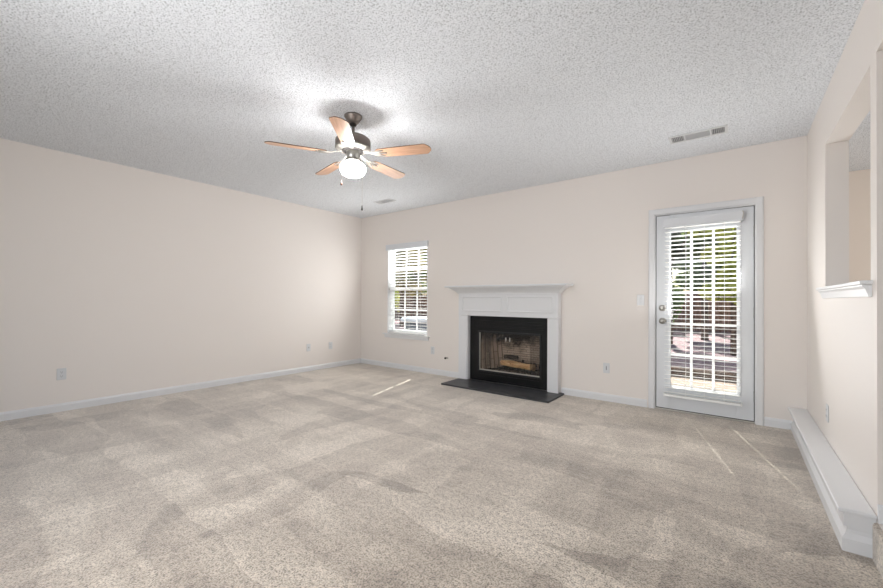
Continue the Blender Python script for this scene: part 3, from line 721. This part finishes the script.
# ------------------------------------------------------------------ ceiling fan
FX, FY = -2.4258, 1.9976
FA = empty('ceiling_fan', (FX, FY, H)); tag(FA, 'five-blade ceiling fan with maple blades, pewter motor and lit globe', 'ceiling fan')
Z = lambda z: z - H
b = BM(); lathe(b, [(0, Z(2.5995)), (0.070, Z(2.5995)), (0.070, Z(2.588)), (0.064, Z(2.580)), (0.060, Z(2.572)), (0.048, Z(2.552)), (0.032, Z(2.536)), (0.0, Z(2.534))], seg=36); obj('canopy', b, M['bronze'], FA)
b = BM(); lathe(b, [(0, Z(2.538)), (0.026, Z(2.538)), (0.028, Z(2.528)), (0.020, Z(2.518)), (0, Z(2.518))], seg=24); obj('hanger_ball', b, M['darkmetal'], FA)
b = BM(); tube(b, [(0, 0, Z(2.52)), (0, 0, Z(2.435))], 0.0125, 14); obj('downrod', b, M['bronze'], FA)
b = BM(); lathe(b, [(0, Z(2.452)), (0.022, Z(2.452)), (0.026, Z(2.440)), (0.070, Z(2.434)), (0.115, Z(2.424)), (0.134, Z(2.408)), (0.138, Z(2.395)), (0.138, Z(2.352)), (0.132, Z(2.346)), (0, Z(2.346))], seg=48); obj('motor_housing', b, M['bronze'], FA)
b = BM()
lathe(b, [(0, Z(2.345)), (0.140, Z(2.345)), (0.140, Z(2.338)), (0.128, Z(2.330)), (0.104, Z(2.322)), (0.080, Z(2.316)), (0.060, Z(2.314)), (0, Z(2.314))], seg=48)
obj('lower_trim_plate', b, M['whitemetal'], FA)
b = BM(); lathe(b, [(0.056, Z(2.3135)), (0.060, Z(2.309)), (0.084, Z(2.3125)), (0.088, Z(2.318)), (0.056, Z(2.3135))], seg=40)
obj('motor_vents', b, M['darkmetal'], FA)
b = BM(); lathe(b, [(0, Z(2.314)), (0.050, Z(2.314)), (0.052, Z(2.300)), (0.050, Z(2.262)), (0.044, Z(2.256)), (0.062, Z(2.250)), (0.066, Z(2.238)), (0.064, Z(2.226)), (0, Z(2.226))], seg=36); obj('switch_housing', b, M['nickel'], FA)
b = BM()
prof = [(0.050, 2.232), (0.058, 2.226), (0.056, 2.222), (0.082, 2.212), (0.097, 2.198), (0.102, 2.180), (0.099, 2.160), (0.086, 2.138), (0.062, 2.121), (0.034, 2.112), (0, 2.109)]
lathe(b, [(r, Z(z)) for r, z in prof], seg=40); obj('globe', b, M['globe'], FA, label='glowing white opal glass globe')
# blades
def fanblade(theta):
    mtx = Matrix.Rotation(theta, 4, 'Z') @ Matrix.Translation((0, 0, Z(2.286))) @ Matrix.Rotation(math.radians(-11), 4, 'X')
    b = BM()
    out = [(0.205, -0.040), (0.225, -0.052), (0.30, -0.056), (0.598, -0.064), (0.612, -0.058), (0.640, -0.022), (0.643, 0.0), (0.640, 0.022), (0.612, 0.058), (0.598, 0.064), (0.30, 0.056), (0.225, 0.052), (0.205, 0.040)]
    lo = [b.verts.new((x_, y_, -0.003)) for x_, y_ in out]; hi = [b.verts.new((x_, y_, 0.003)) for x_, y_ in out]
    f0 = b.faces.new(lo[::-1]); f1 = b.faces.new(hi)
    for i in range(len(out)): b.faces.new((lo[i], lo[(i+1) % len(out)], hi[(i+1) % len(out)], hi[i])).material_index = 1
    f1.material_index = 0
    bl = obj('blade', b, [M['blade'], M['blade_edge']], FA); bl.matrix_local = mtx
    b = BM()
    # blade iron: scrolled flat arm, forked onto the blade
    arm = [(0.085, -0.012), (0.13, -0.010), (0.165, -0.016), (0.19, -0.034), (0.225, -0.044), (0.262, -0.040), (0.270, -0.030), (0.250, -0.024), (0.232, -0.018), (0.235, -0.009), (0.285, -0.007), (0.290, 0.0)]
    arm = arm + [(x_, -y_) for x_, y_ in arm[::-1][1:]]
    lo = [b.verts.new((x_, y_, -0.0085 + max(0, 0.19-x_)*0.30)) for x_, y_ in arm]; hi = [b.verts.new((x_, y_, -0.0035+ max(0, 0.19-x_)*0.30)) for x_, y_ in arm]
    b.faces.new(lo[::-1]); b.faces.new(hi)
    for i in range(len(arm)): b.faces.new((lo[i], lo[(i+1) % len(arm)], hi[(i+1) % len(arm)], hi[i]))
    for x_, y_ in ((0.25, -0.032), (0.25, 0.032), (0.278, 0.0)):
        lathe(b, [(0.006, -0.0085), (0.005, -0.011), (0, -0.012)], cx=x_, cy=y_, seg=8)
    ir = obj('blade_iron', b, M['whitemetal'], FA); ir.matrix_local = mtx
for i in range(5): fanblade(0.4163976+math.radians(72)*i)
def chain(dx, dy, ztop, zend, mt, nm):
    b = BM(); tube(b, [(dx*0.75, dy*0.75, Z(ztop)), (dx, dy, Z(ztop-0.03)), (dx, dy, Z(zend+0.03))], 0.0012, 5)
    c_ = obj('pull_chain', b, M['silver'], FA)
    b = BM(); lathe(b, [(0, Z(zend+0.036)), (0.003, Z(zend+0.034)), (0.0045, Z(zend+0.018)), (0.0085, Z(zend+0.006)), (0.008, Z(zend-0.002)), (0, Z(zend-0.006))], cx=dx, cy=dy, seg=12)
    obj('chain_fob', b, mt, c_, label=nm)
chain(0.0595, 0.0455, 2.27, 1.850, M['darkmetal'], 'black fob on the longer chain')
chain(-0.072, -0.055, 2.27, 2.050, M['brownwood'], 'brown wooden fob on the shorter chain')

# ------------------------------------------------------------------ outdoors
o = bx('patio', (-14, 4, YB+0.161, 7.88, -0.40, -0.18), M['concrete']); tag(o, 'warm concrete patio right outside the glazed door', 'patio', kind='structure')
o = bx('retaining_timber', (-14, 6, 7.88, 8.0, -0.40, -0.035), M['timber']); tag(o, 'dark low retaining timber edging the patio', 'edging', kind='structure')
b = BM()
nx, ny = 60, 30; grid = []
for j in range(ny+1):
    row = []
    for i in range(nx+1):
        x_ = -30+i*0.75; y_ = 8.0+j*0.72
        row.append(b.verts.new((x_, y_, -0.045 + (0.05*math.sin(x_*1.3)*math.sin(y_*0.9) if j > 0 else 0) + 0.012*max(0, y_-12))))
    grid.append(row)
for j in range(ny):
    for i in range(nx): b.faces.new((grid[j][i], grid[j][i+1], grid[j+1][i+1], grid[j+1][i])).smooth = True
o = obj('mulch_ground', b, M['mulch']); tag(o, 'sun dappled pinkish mulch ground beyond the patio', 'ground', kind='structure')

# privacy fence: posts, rails and pickets
FE = empty('garden_fence', (-4, 17.5, 0)); tag(FE, 'weathered reddish wooden privacy fence behind the garden', 'fence')
b = BM()
for k in range(195):
    x_ = -19+k*0.145; h = 1.42+random.uniform(-0.015, 0.015)
    prism(b, [(x_, 0), (x_+0.135, 0), (x_+0.135, h-0.03), (x_+0.1, h), (x_+0.035, h), (x_, h-0.03)], 'y', -0.012, 0.012)
obj('pickets', b, M['fence'], FE)
for z in (0.3, 1.15): bx('rail', (-19, 9.2, -0.05, -0.012, z, z+0.08), M['fence'], FE)
for k in range(11): bx('post', (-19+k*2.7, -18.91+k*2.7, -0.14, -0.05, -0.1, 1.46), M['fence'], FE)

# round covered fire pit outside the window
FP = empty('garden_table', (-7.35, 8.5, -0.04)); tag(FP, 'low round pale topped garden table outside the window', 'table')
b = BM(); lathe(b, [(0, 0.54), (0.50, 0.54), (0.525, 0.56), (0.525, 0.62), (0.47, 0.665), (0.25, 0.69), (0, 0.695)], seg=40); obj('tabletop', b, M['pale_blue'], FP)
b = BM(); lathe(b, [(0.34, -0.01), (0.36, 0.0), (0.40, 0.30), (0.42, 0.538), (0, 0.538)], seg=32); obj('pedestal', b, M['drum'], FP)

def leaves(bm, centre, rad, n, size):
    for _ in range(n):
        while True:
            v = Vector((random.uniform(-1, 1), random.uniform(-1, 1), random.uniform(-1, 1)))
            if v.length <= 1: break
        v = v.normalized()*(v.length**0.5)
        p = Vector(centre) + Vector((v.x*rad[0], v.y*rad[1], v.z*rad[2]))
        a = Vector((random.gauss(0, 1), random.gauss(0, 1), random.gauss(0, 1))).normalized()
        c_ = a.orthogonal().normalized(); s_ = size*random.uniform(0.6, 1.3)
        vs = [bm.verts.new(p + a*s_), bm.verts.new(p + c_*s_*0.45), bm.verts.new(p - a*s_), bm.verts.new(p - c_*s_*0.45)]
        bm.faces.new(vs)
def tree(label, x_, y_, h, tr, crown, mt, nleaf, name='garden_tree', size=0.10, lean=(0, 0)):
    R_ = empty(name, (x_, y_, 0)); tag(R_, label, 'tree', 'trees beyond the patio')
    b = BM()
    pts = [(0, 0, -0.15), (lean[0]*0.3, lean[1]*0.3, h*0.3), (lean[0]*0.7, lean[1]*0.7, h*0.65), (lean[0], lean[1], h*0.9)]
    tube(b, pts, [tr*1.15, tr, tr*0.75, tr*0.35], 12)
    for k in range(7):
        a = k*2.4; z = h*(0.40+0.07*k)
        c_ = Vector((lean[0]*z/h, lean[1]*z/h, z)); L_ = crown[0]*0.7
        tube(b, [c_, c_+Vector((math.cos(a)*L_*0.5, math.sin(a)*L_*0.5, 0.5)), c_+Vector((math.cos(a)*L_, math.sin(a)*L_, 1.1))], [tr*0.4, tr*0.25, tr*0.08], 7)
    obj('trunk', b, M['bark'], R_)
    b = BM()
    for k in range(14):
        a = random.uniform(0, 2*PI); rr = random.uniform(0.15, 0.8)*crown[0]
        c_ = (lean[0]+rr*math.cos(a), lean[1]+rr*math.sin(a), crown[1]+random.uniform(-1, 1)*crown[2]*0.7)
        q = crown[0]*random.uniform(0.28, 0.5); leaves(b, c_, (q, q, q*0.7), nleaf//14, size)
    obj('foliage', b, mt, R_)
    return R_
tree('slender dark trunked tree behind the left panes of the door', -1.45, 11.9, 5.0, 0.10, (0.8, 3.3, 1.2), M['leaf_dark'], 3600)
tree('yellow green leafy tree behind the right panes of the door', -0.05, 10.6, 3.6, 0.05, (0.75, 2.0, 1.25), M['leaf_yellow'], 5200, size=0.06)
tree('bushy green tree seen through the middle of the door', -0.75, 14.0, 4.4, 0.09, (1.0, 2.5, 1.5), M['leaf_green'], 6200, size=0.08)
tree('tall dark tree shading the ground left of the door view', -5.0, 15.0, 10.0, 0.2, (2.4, 7.6, 2.2), M['leaf_dark'], 8000, size=0.10)
tree('tall dark tree shading the ground right of the door view', 2.6, 15.2, 10.0, 0.2, (2.4, 7.8, 2.2), M['leaf_dark'], 5200, size=0.13)
tree('olive leafed tree seen through the upper panes of the window', -11.3, 12.0, 5.0, 0.09, (1.3, 2.7, 1.8), M['leaf_olive'], 8000, size=0.08)
tree('grey green tree near the fence seen through the window, behind the olive leafed tree', -13.2, 15.0, 5.4, 0.10, (1.3, 3.0, 1.8), M['leaf_green'], 4600, size=0.09)
tree('tall dark tree standing right behind the middle of the fence', -1.7, 23.4, 8.5, 0.2, (2.7, 4.6, 3.2), M['leaf_dark'], 5200, size=0.15)
tree('tall green tree behind the right end of the fence', 4.6, 21.0, 8.0, 0.2, (2.0, 4.2, 3.0), M['leaf_green'], 6000, size=0.15)
tree('tall olive tree behind the left end of the fence', -18.4, 20.6, 8.5, 0.2, (2.8, 4.4, 3.0), M['leaf_olive'], 9000, size=0.15)
tree('tall slender tree rising between the shading trees of the door view', -1.2, 18.6, 12.0, 0.12, (1.9, 9.6, 2.0), M['leaf_dark'], 4200, size=0.09)
def shrub(label, x_, y_, r, h, mt, n):
    R_ = empty('garden_shrub', (x_, y_, 0)); tag(R_, label, 'shrub', 'shrubs along the garden fence')
    b = BM()
    for k in range(6):
        a = k*1.05; tube(b, [(0, 0, -0.1), (math.cos(a)*r*0.3, math.sin(a)*r*0.3, h*0.5), (math.cos(a)*r*0.6, math.sin(a)*r*0.6, h*0.85)], [0.025, 0.018, 0.006], 6)
    obj('stems', b, M['bark'], R_)
    b = BM()
    for k in range(9):
        a = random.uniform(0, 2*PI); rr = random.uniform(0, 0.65)*r
        leaves(b, (rr*math.cos(a), rr*math.sin(a), h*random.uniform(0.4, 0.85)), (r*0.5, r*0.5, h*0.3), n//9, 0.07)
    obj('foliage', b, mt, R_)
shrub('dark shrub by the fence behind the left door panes', -3.6, 16.3, 0.6, 1.9, M['leaf_dark'], 2200)
shrub('green shrub by the fence behind the middle door panes', -2.0, 16.3, 0.6, 1.7, M['leaf_green'], 2000)
shrub('yellow green shrub by the fence behind the right door panes', 0.3, 16.2, 0.65, 2.0, M['leaf_yellow'], 2000)
shrub('yellow green shrub beyond the garden table at left of the window view', -15.6, 15.8, 0.7, 1.7, M['leaf_yellow'], 2000)
shrub('olive shrub beyond the garden table at right of the window view', -10.6, 14.2, 0.7, 1.6, M['leaf_olive'], 1800)
